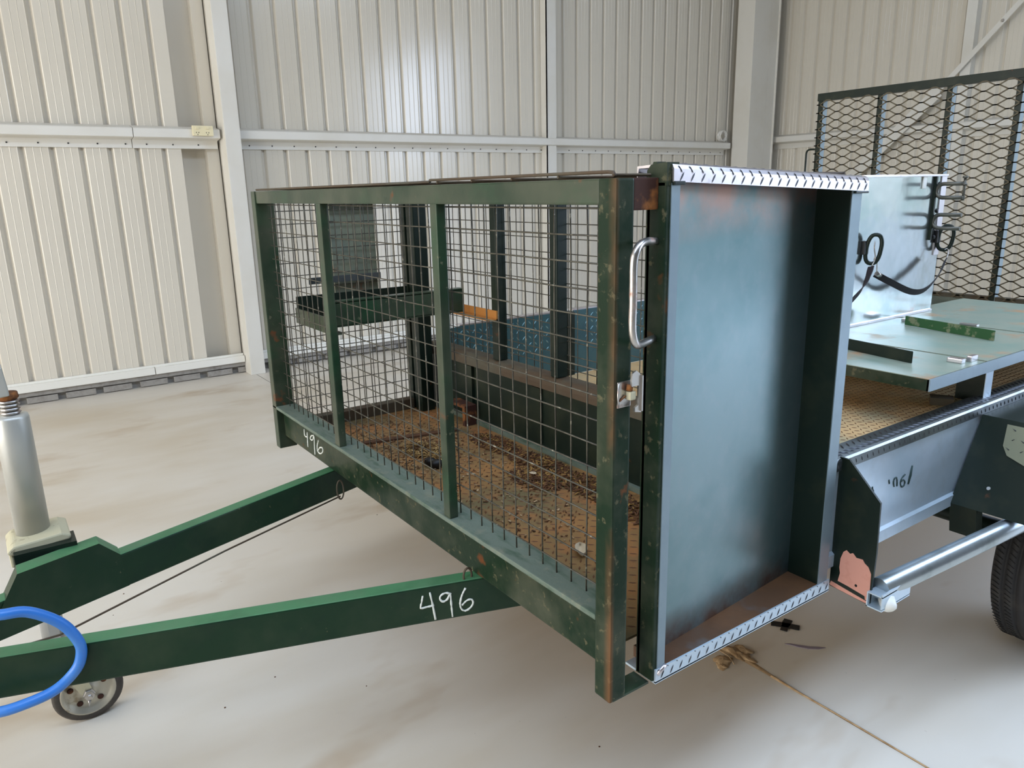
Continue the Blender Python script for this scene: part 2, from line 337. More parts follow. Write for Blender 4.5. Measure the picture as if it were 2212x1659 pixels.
# girts (hat-section rails) on the walls
def girt_long(n, y0, y1, label):
    b = MB(); b.prism([(XW+.002, 2.03), (XW+.115, 2.006), (XW+.12, 2.0), (XW+.12, 1.943), (XW+.115, 1.938), (XW+.02, 1.925), (XW+.012, 1.864), (XW+.002, 1.864)], 'y', y0, y1)
    g = struct(n, b, 'column_paint', label, 'rail')
    yy = y0+.1
    sb = MB()
    while yy < y1:
        sb.lathe([(.006, 0), (.005, .004)], (XW+.016, yy, 1.893), (1, 0, 0), 8); yy += .1905
    obj('screw', sb, 'black_plastic', g, kind='stuff')
    return g
girt_long('trim_2', Y0, 1.12, 'left length of the cream wall rail beside the white column')
girt_long('trim_3', 1.125, 1.755, 'short length of cream wall rail carrying the power outlet')
girt_long('trim_4', 1.91, 7.98, 'long cream wall rail between the white column and the corner column')
b = MB(); b.prism([(YE-.002, 2.10), (YE-.115, 2.076), (YE-.12, 2.07), (YE-.12, 2.012), (YE-.115, 2.007), (YE-.02, 1.99), (YE-.012, 1.93), (YE-.002, 1.93)], 'x', -6.35, DOOR_X0)
struct('trim_5', b, 'column_paint', 'cream rail across the end wall behind the mesh ramp', 'rail')
# columns, mullions and braces
b = MB(); b.box(XW+.012, 1.776, 0, -6.42, 1.90, ZC, .006)
struct('trim_6', b, 'column_paint', 'white steel column standing against the long wall', 'column')
b = MB(); b.box(-6.50, 8.03, 0, -6.255, 8.34, ZC, .004); b.box(-6.50, 8.34, 0, -6.255, 8.50, ZC, .004); b.box(-6.255, 8.485, 0, -6.235, 8.50, ZC)
struct('trim_7', b, 'column_paint', 'broad cream steel column in the far corner of the shed', 'column')
b = MB(); b.box(XW+.003, 5.075, .10, XW+.10, 5.085, ZC); b.box(XW+.09, 5.075, .10, XW+.10, 5.19, ZC); b.box(XW+.003, 5.19, .1, XW+.10, 5.2, ZC)
struct('trim_8', b, 'column_paint', 'slim vertical wall channel halfway along the long wall', 'column')
b = MB(); b.box(-4.10, YE-.09, .1, -4.0, YE-.003, ZC)
struct('trim_9', b, 'column_paint', 'slim vertical post on the end wall behind the ramp', 'column')
b = MB(); b.bar((-3.1, YE-.15, 3.65), (-4.30, YE-.15, 2.37), .05, .012, (0, 1, 0)); b.bar((-4.26, YE-.16, 2.40), (-5.3, YE-.16, 1.42), .12, .012, (0, 1, 0)); b.box(-4.36, YE-.17, 2.32, -4.24, YE-.155, 2.44)
br = struct('trim_10', b, 'column_paint', 'slanting flat brace strap across the end wall', 'brace')
b = MB(); b.lathe([(.016, 0), (.014, .014)], (-3.72, YE-.158, 2.99), (0, -1, 0), 6)
obj('bolt', b, 'bare_steel', br)
# wall foot: white flashing, grey ledge and the row of packing blocks
b = MB(); b.box(XW+.004, Y0, .10, XW+.06, 1.05, .155, .003); b.box(XW+.004, 1.055, .10, XW+.06, 1.77, .155, .003); b.box(XW+.004, 1.905, .10, XW+.06, YE-.3, .155, .003)
b.box(XW+.004, Y0, .155, XW+.02, 1.77, .17); b.box(XW+.004, 1.905, .155, XW+.02, YE-.3, .17)
bb = struct('baseboard_left', b, 'trim_white', 'white flashing along the foot of the long wall', 'trim')
b = MB(); b.box(XW-.05, Y0, .062, XW+.035, YE-.3, .10); b.box(XW-.05, Y0, 0, XW-.01, YE-.3, .062)
obj('ledge', b, 'block_grey', bb, label='dull grey ledge under the white flashing')
for yy in [(-.9+i*.262) for i in range(33)]:
    if yy < 7.9:
        b = MB(); j = random.uniform(-.006, .006); b.box(XW+.0, yy+j, .006, XW+.03, yy+.205+j, .052, .004)
        obj('packing_block', b, 'block_grey', bb)
b = MB(); b.box(-6.2, YE-.06, .10, DOOR_X0, YE-.004, .155, .003)
struct('baseboard_back', b, 'trim_white', 'white flashing along the foot of the end wall', 'trim')

# power outlet on the rail
po = tag(obj('power_outlet', MB().box(-6.478, 1.545, 1.955, -6.452, 1.70, 2.03, .004), 'ivory'), 'ivory double power outlet on the wall rail beside the column', 'outlet')
for yy in (1.58, 1.655):
    obj('switch', MB().box(-6.452, yy-.012, 2.004, -6.445, yy+.012, 2.018, .002), 'ivory', po)
    for dy, dz in ((-.009, .0), (.009, .0), (0, -.014)): obj('socket_slot', MB().box(-6.4525, yy+dy-.002, 1.978+dz-.005, -6.4512, yy+dy+.002, 1.978+dz+.005), 'black_plastic', po)
# coil of white cable on the rail end by the corner
b = MB(); pts = []
for i in range(64):
    a = i/16*2*math.pi; r = .075+.006*math.sin(i*1.7)
    pts.append((XW+.06+.012*math.sin(i*.37)+.02*(i/64), 7.86+.04*(i/64)+r*math.cos(a), 2.085+.062*math.sin(a)+.005))
b.tube(pts, .007, 6)
tag(obj('cable_coil', b, 'cable_white'), 'small coil of white cable on the wall rail by the corner column', 'cable')

# ================================================================== trailer
XL, XR, F, XC = -2.95, -0.95, 0.886, -1.95
ZF, ZT, ZR, YB, YG = .555, 1.506, .845, 1.60, 4.467      # floor, cage top, rim height, bulkhead, ramp gate
T = empty('utility_trailer', (XC, F, 0), 'dark green box trailer with a mesh cage front and mesh rear ramp', 'trailer')
def part(name, mb, mat, parent=None, kind=None, label=None): return obj(name, mb, mat, parent or T, kind, label)

# drawbar
def dbx(yv, side): # outer x of each beam at y
    return -1.800+.342*(yv+.1) if side > 0 else -2.117-.340*(yv+.1)
def beam(side):
    ya, yb = -.50, 1.9
    b = MB(); wd = .05*side
    b.prism([(dbx(ya, side), ya), (dbx(yb, side), yb), (dbx(yb, side)-wd, yb), (dbx(ya, side)-wd, ya)], 'z', .445, .545)
    o = part('drawbar_beam', b, 'green_drawbar'); lighten_tops(o)
    m_ = o.modifiers.new('bevel', 'BEVEL'); m_.width = .005; m_.segments = 2
    return o
beam_r = beam(1); beam_l = beam(-1)
b = MB()
def gx(yv): return dbx(yv, -1)
prof = [(-.20, .448), (-.20, .50), (-.098, .505), (-.04, .600), (.148, .600), (.196, .546), (.206, .448)]
n = len(prof); v = [(gx(p[0])+.0535, p[0], p[1]) for p in prof]+[(gx(p[0])-.004, p[0], p[1]) for p in prof]
b.add(v, [tuple(range(n)), tuple(range(2*n-1, n-1, -1))]+[(i, i+n, (i+1) % n+n, (i+1) % n) for i in range(n)])
lighten_tops(part('jockey_mount', b, 'green_drawbar'))
b = MB(); b.prism([(-2.03, -.52), (-1.89, -.52), (-1.83, -.25), (-2.09, -.25)], 'z', .546, .562); b.box(-2.0, -.72, .50, -1.92, -.38, .60, .01)
part('coupling_plate', b, 'green_dark')
# chalk numbers
import itertools
def chalk(parent, strokes, fn, r=.0026, mat='chalk', name='chalk_stroke', label='white hand-chalked stroke of the number 496'):
    rr = random.Random(3)
    for st in strokes:
        b = MB()
        pts = smooth_path([fn(*p) for p in st], 5)
        b.tube(pts, [r*rr.uniform(.75, 1.25) for _ in pts], 6)
        part(name, b, mat, parent, None, label)
S1 = [[(0.9191, 0.5229), (0.916, 0.5069), (0.9128, 0.4908), (0.9286, 0.4907), (0.9462, 0.4919)], [(0.9372, 0.5288), (0.9424, 0.4963), (0.9481, 0.4521)],
      [(0.9908, 0.5152), (0.9774, 0.5203), (0.9653, 0.5162), (0.9618, 0.5068), (0.9689, 0.498), (0.98, 0.5023), (0.9881, 0.5146), (0.9897, 0.4874), (0.9916, 0.4511)],
      [(1.028, 0.5252), (1.018, 0.5065), (1.0126, 0.4849), (1.0148, 0.4694), (1.0249, 0.4617), (1.0391, 0.4685), (1.0458, 0.4805), (1.0416, 0.4908), (1.0294, 0.4893), (1.0169, 0.4784)]]
dl = math.hypot(.342, 1)
chalk(beam_r, S1, lambda s, z: (-1.80+.342*s/dl+.0004, -.1+s/dl, z))

# jockey wheel on the far side of the left beam
JX, JYy = -2.285, .011
jk = part('jockey_tube', MB().lathe([(.0405, 0), (.0405, .323), (.038, .331), (.012, .335)], (JX, JYy, .622), (0, 0, 1), 28), 'zinc_tube')
b = MB()
for i in range(4): b.lathe([(.019, 0), (.024, .004), (.019, .008)], (JX+.004, JYy+.002, .957+i*.010), (0, 0, 1), 18)
part('spring', b, 'bare_steel', jk)
part('collar', MB().lathe([(.018, 0), (.026, .006), (.024, .02)], (JX+.004, JYy+.0, .994), (0, 0, 1), 16), 'rust_steel', jk)
b = MB(); b.bar((JX+.006, JYy-.006, 1.008), (JX+.006, JYy-.012, 1.085), .056, .024, (0, 1, 0)); b.tube([(JX, JYy-.015, 1.075), (JX, JYy-.20, 1.085)], .012, 10)
o = part('crank_handle', b, 'zinc_tube', jk); mm = o.modifiers.new('bevel', 'BEVEL'); mm.width = .006; mm.segments = 2
b = MB(); b.prism([(JYy-.066, .612), (JYy-.05, .626), (JYy+.06, .634), (JYy+.082, .624), (JYy+.078, .611), (JYy-.06, .600)], 'x', JX-.05, JX+.085)
b.box(JX-.03, JYy-.062, .566, JX+.08, JYy-.05, .605); b.box(JX-.03, JYy+.062, .585, JX+.08, JYy+.072, .615)
o = part('clamp_flange', b, 'cream_casting', jk); mm = o.modifiers.new('bevel', 'BEVEL'); mm.width = .006; mm.segments = 2
b = MB(); b.box(JX+.03, JYy-.052, .47, -2.175, JYy+.09, .612)
part('clamp_bracket', b, 'green_dark', jk)
b = MB(); b.tube([(JX, JYy, .60), (JX, JYy, .25)], .029, 20); b.box(JX+.02, JYy-.01, .30, JX+.034, JYy+.015, .42)
part('inner_tube', b, 'zinc_tube', jk)
WX, WY, WR = -2.318, .068, .093
b = MB(); b.prism([(JYy-.035, .255), (JYy+.035, .255), (WY+.012, .09), (WY-.012, .09)], 'x', WX-.036, WX-.032); b.prism([(JYy-.045, .265), (JYy+.03, .262), (WY+.014, .088), (WY-.014, .088)], 'x', WX+.030, WX+.036); b.box(WX-.036, JYy-.04, .252, WX+.036, JYy+.04, .262)
part('fork', b, 'cream_casting', jk)
part('jockey_tyre', MB().lathe([(.072, -.025), (.086, -.026), (WR, -.018), (WR, .018), (.086, .026), (.072, .025)], (WX, WY, WR), (1, 0, 0), 40, True, False), 'rubber', jk)
part('wheel_disc', MB().lathe([(.073, -.022), (.073, .026), (.068, .0265), (.062, .012), (.03, .010), (.022, .02), (.014, .022)], (WX, WY, WR), (1, 0, 0), 40), 'wheel_rim', jk)
b = MB()
for a in range(5):
    an = math.radians(20+72*a); part('rim_hole', MB().lathe([(.0085, 0), (.007, .002)], (WX+.0125, WY+.046*math.cos(an), WR+.046*math.sin(an)), (1, 0, 0), 12), 'rust_steel', jk)
b = MB(); b.lathe([(.017, 0), (.017, .004), (.014, .005), (.014, .016), (.007, .017), (.006, .026)], (WX+.036, WY, WR), (1, 0, 0), 6, False); b.tube([(WX+.05, WY-.002, WR-.012), (WX+.052, WY-.006, WR-.032)], [.005, .001], 6)
part('axle_bolt', b, 'bare_steel', jk)

# brake rod and hangers under the drawbar
b = MB(); b.tube([(-2.333, .90, .477), (-2.14, .46, .484), (-1.95, .022, .476), (-1.93, -.4, .49)], .0026, 6)
part('brake_rod', b, 'rust_bar')
def loop(c, ry, rz, tilt=0):
    return [(c[0]+tilt*math.cos(a), c[1]+ry*math.cos(a), c[2]+rz*math.sin(a)) for a in [i/20*2*math.pi for i in range(20)]]
b = MB(); b.tube(loop((-2.31, .893, .510), .012, .034), .003, 6, True); part('rod_hanger', b, 'rust_bar')
b = MB(); b.tube(loop((-1.475, .885, .552), .012, .02), .003, 6, True); part('rod_hanger', b, 'rust_bar')

# cage: floor, front frame
fs = MB(); fs.box(XL+.01, .955, ZF-.006, -1.03, YB, ZF)
cage_floor = part('cage_floor', fs, 'rust_floor', label='rusty checker plate floor of the cage')
b = MB(); b.treads((XL+.07, .98, ZF), (1, 0, 0), (0, 1, 0), (0, 0, 1), 1.84, .58, .027, .0115, .0030, .0018)
part('tread_pattern', b, 'rust_lug', cage_floor, 'stuff')
tf = MB(); tf.box(XL+.02, YB+.03, ZF-.006, XR-.02, YG-.02, ZF)
tray_floor = part('tray_floor', tf, 'rust_tray', label='rusty tan checker plate floor of the rear tray')
dk = part('raised_deck', MB().box(-1.75, YB+.05, .82, XR-.045, YG-.02, .826), 'rust_tray', label='rusty tan checker plate deck beside the rim')
b = MB(); b.treads((-1.74, YB+.06, .826), (1, 0, 0), (0, 1, 0), (0, 0, 1), .72, 2.2, .020, .0085, .0022, .0014)
part('tread_pattern', b, 'rust_lug', dk, 'stuff')

YBF = .912
fbm = MB(); fbm.box(XL+.045, YBF, .547, XR-.045, .962, .662, .004)
front_beam = part('front_beam', fbm, 'green_mud')
S2 = [[(-2.6808, 0.6348), (-2.6786, 0.608), (-2.6466, 0.612)], [(-2.6487, 0.6303), (-2.654, 0.5954), (-2.6547, 0.5699)],
      [(-2.5785, 0.6358), (-2.6085, 0.626), (-2.6203, 0.6126), (-2.6013, 0.6113), (-2.5795, 0.6314), (-2.5833, 0.5975), (-2.5847, 0.5598)],
      [(-2.5365, 0.6284), (-2.5541, 0.6012), (-2.5536, 0.5809), (-2.5304, 0.5783), (-2.5037, 0.5926), (-2.5036, 0.6068), (-2.5281, 0.6022), (-2.5492, 0.5862)]]
q = YBF/.915
chalk(front_beam, S2, lambda xx, z: (xx*q, YBF-.0004, 1.49-(1.49-z)*q-.004), .0026)
b = MB(); b.box(XL+.0, F, .662, XR-.045, .968, .674, .003)
part('front_sill', b, 'dusty_sill', label='dust-covered ledge along the foot of the front mesh')
b = MB(); b.box(XL+.045, F+.004, 1.462, XR-.045, F+.045, ZT, .004)
part('top_rail', b, 'green_paint')
def post(x0, y0, z0, x1, y1, z1, mat='green_paint', name='corner_post', label=None):
    return part(name, MB().box(x0, y0, z0, x1, y1, z1, .004), mat, None, None, label)
post(XL, F, .497, XL+.045, F+.071, ZT)
cp = post(XR-.045, F, .497, XR, F+.042, ZT, 'green_post')
b = MB(); b.box(XR-.045, F+.012, .495, XR-.002, F+.11, .5); part('foot_plate', b, 'green_paint')
for xa, xb in ((-2.311, -2.272), (-1.589, -1.557)):
    post(xa, F+.003, .674, xb, F+.028, 1.464, name='upright')
# sides and rear of the cage
post(XL, 1.50, .497, XL+.045, 1.56, ZT, 'green_dark'); post(XL+.062, 1.50, .497, XL+.125, 1.562, ZT, 'green_dark')
b = MB(); b.box(XL, F+.07, 1.466, XL+.04, 1.5, ZT, .003); part('side_rail', b, 'green_paint')
b = MB(); b.box(XL, F+.07, ZF, XL+.05, 1.5, .600, .003); part('side_sill', b, 'rust_bar', label='brown dusty sill along the far side of the cage')
b = MB(); b.box(XR-.035, F+.042, 1.452, XR-.002, .988, ZT, .003); part('side_rail', b, 'rust_steel', label='dark rail stained with orange rust beside the door top')
b = MB(); b.box(XL+.125, YB-.02, 1.466, XR-.002, YB+.02, ZT, .003); part('rear_rail', b, 'green_paint')
for xa in (-2.40, -2.034, -1.735, -1.28):
    post(xa, YB-.005, ZR+.004, xa+.038, YB+.04, 1.468, 'green_dark', 'upright')
post(XR-.05, YB-.03, .5, XR-.012, YB+.03, ZT, 'green_dark')
# bulkhead between cage and tray
b = MB(); b.box(XL+.04, YB, ZF-.02, XR-.05, YB+.012, ZR-.02)
bulk = part('bulkhead', b, 'green_dark')
for xx in (-2.60, -2.14, -1.7): part('stiffener', MB().box(xx, YB-.014, ZF+.03, xx+.05, YB, ZR-.05), 'green_dark', bulk)
b = MB(); b.box(XL+.05, YB-.016, ZF, XR-.05, YB, ZF+.018); part('bottom_angle', b, 'dusty_sill', bulk)
b = MB(); b.box(-2.66, YB-.07, ZF+.075, -2.52, YB-.014, ZF+.085); b.box(-2.54, YB-.07, ZF, -2.52, YB-.014, ZF+.075); part('bracket', b, 'rust_steel', bulk)
pr = [(YB-.02+.0*0, ZR-.045)]+[(YB+.008-.028*math.cos(math.radians(a)), ZR-.026+.028*math.sin(math.radians(a))) for a in range(0, 91, 15)]+[(YB+.05, ZR+.002), (YB+.05, ZR-.02), (YB+.01, ZR-.03)]
b = MB(); b.prism(pr, 'x', XL+.04, XR-.05)
part('bulkhead_rail', b, 'rust_bar', bulk, None, 'rolled brown dusty rail on top of the bulkhead')

# welded wire mesh
def wire_grid(parent_name, mk_pt, u0, u1, v0, v1, pitch=.05, r=.0018, wob=.0, uoff=.02, voff=.02):
    b = MB(); rr = random.Random(int(u0*1000) & 255)
    u = u0+uoff
    while u < u1:
        pts = []
        for i in range(9):
            vv = v0+(v1-v0)*i/8; k = rr.uniform(-wob, wob)
            pts.append(mk_pt(u+k, vv, r))
        b.tube(pts, r, 5); u += pitch
    vv = v0+voff
    while vv < v1:
        pts = []
        for i in range(13):
            uu = u0+(u1-u0)*i/12; pts.append(mk_pt(uu, vv+rr.uniform(-wob, wob)*.7, -r))
        b.tube(pts, r, 5); vv += pitch
    return part('mesh_panel', b, 'wire', kind='stuff')
wire_grid('front', lambda u, v, d: (u, .931+d, v), XL+.05, XR-.045, .672, 1.463, wob=.0014, uoff=.025, voff=.034)
wire_grid('left', lambda u, v, d: (XL+.015+d, u, v), F+.072, 1.50, .60, 1.467, wob=.001, uoff=.022, voff=.03)
wire_grid('rear', lambda u, v, d: (u, YB+.042+d, v), XL+.125, XR-.05, ZR+.004, 1.467, wob=.001, uoff=.03, voff=.028)
# lid of rod-framed mesh lying on top
b = MB(); b.tube([(-2.91, .90, 1.5105), (-2.91, .897, 1.5115), (-1.60, .90, 1.5125)], .0035, 6)
zz = 1.5165
b.tube([(-1.6, .90, zz), (-.985, .90, zz), (-.973, .90, zz-.001), (-.968, .90, zz-.008)], .0035, 6)
b.tube([(-2.91, 1.58, 1.511), (-.97, 1.58, 1.511)], .0035, 6)
for i in range(14): b.tube([(-2.91+i*.149, .9, 1.511), (-2.91+i*.149, 1.58, 1.511)], .0028, 5)
for yy in (1.02, 1.15, 1.28, 1.42): b.tube([(-2.91, yy, 1.511), (-.97, yy, 1.511)], .0022, 5)
part('lid_mesh', b, 'rust_bar', kind='stuff')

# shelf tray and holder plate inside the cage
b = MB(); b.box(-2.545, 1.012, 1.03, -2.539, 1.555, 1.115); b.box(-2.575, 1.012, 1.112, -2.539, 1.555, 1.120); b.box(-2.575, 1.012, 1.026, -2.539, 1.555, 1.032)
sh = part('shelf_channel', b, 'green_paint')
b = MB(); b.box(XL+.03, 1.006, .997, -2.545, 1.012, 1.056); b.box(XL+.03, 1.012, .997, -2.545, 1.04, 1.003); part('front_angle', b, 'green_paint', sh)
b = MB(); b.box(XL+.03, 1.012, .999, XL+.036, 1.555, 1.10); part('back_angle', b, 'green_dark', sh)
b = MB(); b.box(XL+.036, 1.55, 1.01, -2.36, 1.595, 1.014); b.box(XL+.036, 1.589, 1.01, -2.36, 1.595, 1.045); part('rear_angle', b, 'rust_orange', sh, None, 'orange rusty angle bar')
b = MB(); b.box(XL+.036, 1.04, .997, XL+.14, 1.55, 1.0); part('shelf_strip', b, 'rust_orange', sh)
b = MB(); b.box(XL-.012, 1.192, 1.0, XL-.004, 1.386, 1.468); hp = part('holder_plate', b, 'holder_plate', label='grey-green plate with rust stains inside the far side of the cage')
b = MB(); b.box(XL+.0+.022, 1.073, 1.142, XL+.028, 1.386, 1.168); b.box(XL-.004, 1.36, 1.145, XL+.022, 1.386, 1.165); part('holder_bar', b, 'steel_tread', hp)

# ------------------------------------------------ side door
XD, XP = -.935, -1.018
yl0, yl1, yr0, yr1 = .988, 1.021, 1.556, 1.593
b = MB(); b.box(-.981, yl0, .512, XD, yl1, 1.50, .003)
door = part('side_door', b, 'green_mud', label='tall galvanised side door with checker plate edges')
b = MB(); b.prism([(yl0, .512), (yl0, 1.50), (1.003, 1.533), (1.025, 1.533), (1.025, .512)], 'x', -.981, -.972)
b.prism([(-.981, 1.492), (-.981, 1.518), (-.972, 1.528), (XD+.001, 1.531), (XD+.001, 1.492)], 'y', yl0, yl0+.03); part('top_cap', b, 'green_mud', door)
b = MB(); b.box(XD, yl0+.012, .53, XD+.0022, yl1, 1.496); part('edge_strip', b, 'strip_metal', door)
b = MB(); b.prism([(-.976, yl1-.004), (XP, yr0+.004), (XP-.004, yr0+.004), (-.980, yl1-.004)], 'z', .53, 1.50); part('door_panel', b, 'door_panel', door, None, 'recessed blue-grey galvanised door panel')
b = MB(); b.box(XP-.004, yr0, .512, XD, yr1, 1.49, .002)
part('right_frame', b, 'green_dark', door)
b = MB(); b.box(XD, yr0, .53, XD+.0022, yr1, 1.484); part('edge_strip', b, 'strip_metal', door)
# top trim: folded tread plate, sagging a little towards the hinge side
def ztop(yv): return 1.531-.0275*(yv-yl0)/.62
b = MB(); ya, yb = yl0+.012, yr1+.017
R_ = .008
def prof_top(yv):
    z = ztop(yv); return [(XP-.0, z-.032), (XP, z-.004), (XD-.004, z), (XD+.002, z-.003), (XD+.006, z-.010), (XD+.0065, z-.032), (XD+.003, z-.032), (XD+.002, z-.012), (XD-.006, z-.006), (XP+.004, z-.008)]
pa, pb = prof_top(ya), prof_top(yb); n = len(pa)
b.add([(p[0], ya, p[1]) for p in pa]+[(p[0], yb, p[1]) for p in pb], [tuple(range(n)), tuple(range(2*n-1, n-1, -1))]+[(i, i+n, (i+1) % n+n, (i+1) % n) for i in range(n)])
tt = part('top_trim', b, 'aluminium_tread', door, None, 'bright tread plate strip folded over the door top')
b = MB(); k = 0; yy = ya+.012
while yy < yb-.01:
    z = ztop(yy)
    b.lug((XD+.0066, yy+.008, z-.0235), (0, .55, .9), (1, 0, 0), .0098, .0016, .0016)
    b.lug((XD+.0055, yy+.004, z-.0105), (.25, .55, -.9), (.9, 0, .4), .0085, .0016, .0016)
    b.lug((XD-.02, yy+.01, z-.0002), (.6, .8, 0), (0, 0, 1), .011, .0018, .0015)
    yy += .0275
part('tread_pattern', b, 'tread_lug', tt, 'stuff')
b = MB(); b.box(XD+.001, ya, ztop(ya)-.038, XD+.008, ya+.028, ztop(ya)-.031, .002); part('weld_bead', b, 'green_dark', door); b = MB(); b.box(XD+.001, yb-.05, ztop(yb)-.036, XD+.008, yb, ztop(yb)-.031, .002); part('weld_bead', b, 'green_dark', door)
# bottom ledge and trim
b = MB(); b.box(XP-.004, yl1, .512, XD, yr0, .538)
part('bottom_ledge', b, 'rust_ledge', door, None, 'brown stained ledge along the foot of the door')
b = MB(); b.box(XD, yl0+.006, .508, XD+.004, yr1+.01, .538); b.box(XP, yl0+.006, .506, XD+.004, yr1+.01, .511)
bt = part('bottom_trim', b, 'galvanised', door, None, 'silver tread plate strip along the door foot')
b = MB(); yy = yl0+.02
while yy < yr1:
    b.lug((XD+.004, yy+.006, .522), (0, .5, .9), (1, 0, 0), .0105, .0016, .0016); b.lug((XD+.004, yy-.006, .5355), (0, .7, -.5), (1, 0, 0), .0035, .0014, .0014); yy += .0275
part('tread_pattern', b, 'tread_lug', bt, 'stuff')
b = MB(); b.tube([(XD+.003, yl1+.002, .540), (XD+.004, yl1-.008, .536), (XD+.003, yl0+.012, .526)], .005, 8); part('weld_bead', b, 'aluminium_tread', door)
# grab handle
hx0, hy0, hx1, hy1 = -.955, .984, -.925, .905
b = MB(); zt_, zb_ = 1.397, 1.222
path = [(hx0, hy0+.004, zt_), (hx0+.012, hy0-.03, zt_+.002), (hx1-.006, hy1+.022, zt_), (hx1, hy1+.006, zt_-.010), (hx1, hy1, zt_-.03), (hx1, hy1, zt_-.08), (hx1, hy1, zb_+.07), (hx1, hy1, zb_+.03), (hx1, hy1+.006, zb_+.008), (hx1-.006, hy1+.022, zb_), (hx0+.012, hy0-.03, zb_-.001), (hx0, hy0+.004, zb_)]
b.tube(smooth_path(path, 4), .0072, 12)
part('door_handle', b, 'bare_steel', door, None, 'worn steel grab handle')
# over-centre latch
b = MB(); b.box(XR+.0005, .893, 1.108, XR+.003, .925, 1.156, .001); b.tube([(XR+.003, .895, 1.11), (XR+.004, .893, 1.13), (XR+.003, .895, 1.154)], .002, 6)
lt = part('latch', b, 'bare_steel', None, None, 'silver over-centre latch with a red-brown spring')
b = MB(); b.prism([(.922, 1.100), (.937, 1.097), (.937, 1.158), (.932, 1.170), (.924, 1.176), (.915, 1.172), (.912, 1.158), (.914, 1.148), (.930, 1.148), (.930, 1.112), (.922, 1.108)], 'x', XR+.014, XR+.018); b.box(XR+.012, .9345, 1.10, XR+.022, .9375, 1.166)
part('latch_lever', b, 'bare_steel', lt)
b = MB(); b.box(XR+.003, .912, 1.122, XR+.016, .926, 1.138, .003); part('latch_pivot', b, 'cream_casting', lt)
b = MB(); b.tube([(XR+.009, .915, 1.139), (XR+.009, .917, 1.15)], .006, 8); b.tube([(XR+.006, .91, 1.13), (XR+.004, .897, 1.121)], .0014, 6); part('latch_spring', b, 'rust_steel', lt)

# ------------------------------------------------ tray sides
# near side: folded tread rim, side sheet
b = MB(); yA, yZ = 1.60, YG
b.prism([(XR-.06, ZR-.004), (XR-.06, ZR), (XR-.006, ZR), (XR-.001, ZR-.003), (XR+.002, ZR-.009), (XR+.002, ZR-.034), (XR-.002, ZR-.034), (XR-.003, ZR-.010), (XR-.008, ZR-.005)], 'y', yA, yZ)
rim = part('side_rim', b, 'steel_tread', None, None, 'dark tread plate rim along the near side of the tray')
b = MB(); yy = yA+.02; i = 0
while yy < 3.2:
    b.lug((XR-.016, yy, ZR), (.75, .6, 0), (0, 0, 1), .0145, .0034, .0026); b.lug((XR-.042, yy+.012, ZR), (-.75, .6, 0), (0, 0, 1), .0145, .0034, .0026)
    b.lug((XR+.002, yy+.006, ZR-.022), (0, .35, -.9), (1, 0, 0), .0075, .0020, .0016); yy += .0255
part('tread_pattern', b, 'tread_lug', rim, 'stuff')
b = MB(); b.prism([(XR-.008, ZR-.03), (XR-.004, ZR-.03), (XR-.004, .594), (XR+.004, .588), (XR+.004, .555), (XR-.004, .555), (XR-.004, .585), (XR-.008, .59)], 'y', yA, yZ)
side = part('side_panel', b, 'galvanised', None, None, 'blue-grey galvanised side sheet below the rim')
S3 = [[(1.8822, 0.7251), (1.8869, 0.713)], [(1.9097, 0.7217), (1.9074, 0.712), (1.9131, 0.6985)], [(1.9086, 0.7213), (1.9198, 0.7226), (1.9258, 0.7108), (1.9282, 0.6957)],
      [(1.9651, 0.7202), (1.9497, 0.7135), (1.9449, 0.7009), (1.9531, 0.688), (1.9654, 0.6887), (1.9677, 0.6987), (1.9574, 0.7064), (1.9468, 0.7039)], [(1.8022, 0.725), (1.8092, 0.7115)]]
num = chalk(side, S3, lambda yv, z: (XR-.0038, yv, z), .0024, 'marker', 'worn_stroke', 'worn dark green remains of a painted number')
b = MB(); b.tube([(XR-.0038, 1.9988, .7382), (XR-.0038, 1.9938, .7115), (XR-.0038, 1.9877, .6866)], [.003, .0045, .003], 8); part('worn_stroke', b, 'marker', side)
# far side: inner sheets of teal tread plate with a post between
def far_panel(y0, y1, round_start):
    z1 = .888
    pts = [(y0, ZF)]+([(y0+.12-.12*math.cos(math.radians(a)), z1-.05+.05*math.sin(math.radians(a))) for a in (0, 30, 60, 90)] if round_start else [(y0, z1)])+[(y1, z1), (y1, ZF)]
    b = MB(); b.prism(pts, 'x', XL+.004, XL+.012)
    p = part('far_side_panel', b, 'teal_tread', None, None, 'teal tread plate inner side of the tray')
    b = MB(); b.treads((XL+.012, y0+.07, ZF+.14), (0, 1, 0), (0, 0, 1), (1, 0, 0), min(y1, 3.4)-y0-.09, .19, .036, .014, .0042, .0024)
    part('tread_pattern', b, 'lug_bright', p, 'stuff')
    b = MB(); b.box(XL-.03, y0+(.12 if round_start else 0), z1, XL+.012, y1, z1+.006); part('panel_cap', b, 'aluminium_tread', p)
far_panel(1.655, 2.395, True); far_panel(2.455, YG, False)
post(XL-.02, 2.40, .5, XL+.03, 2.45, .885, 'green_dark', 'side_post')

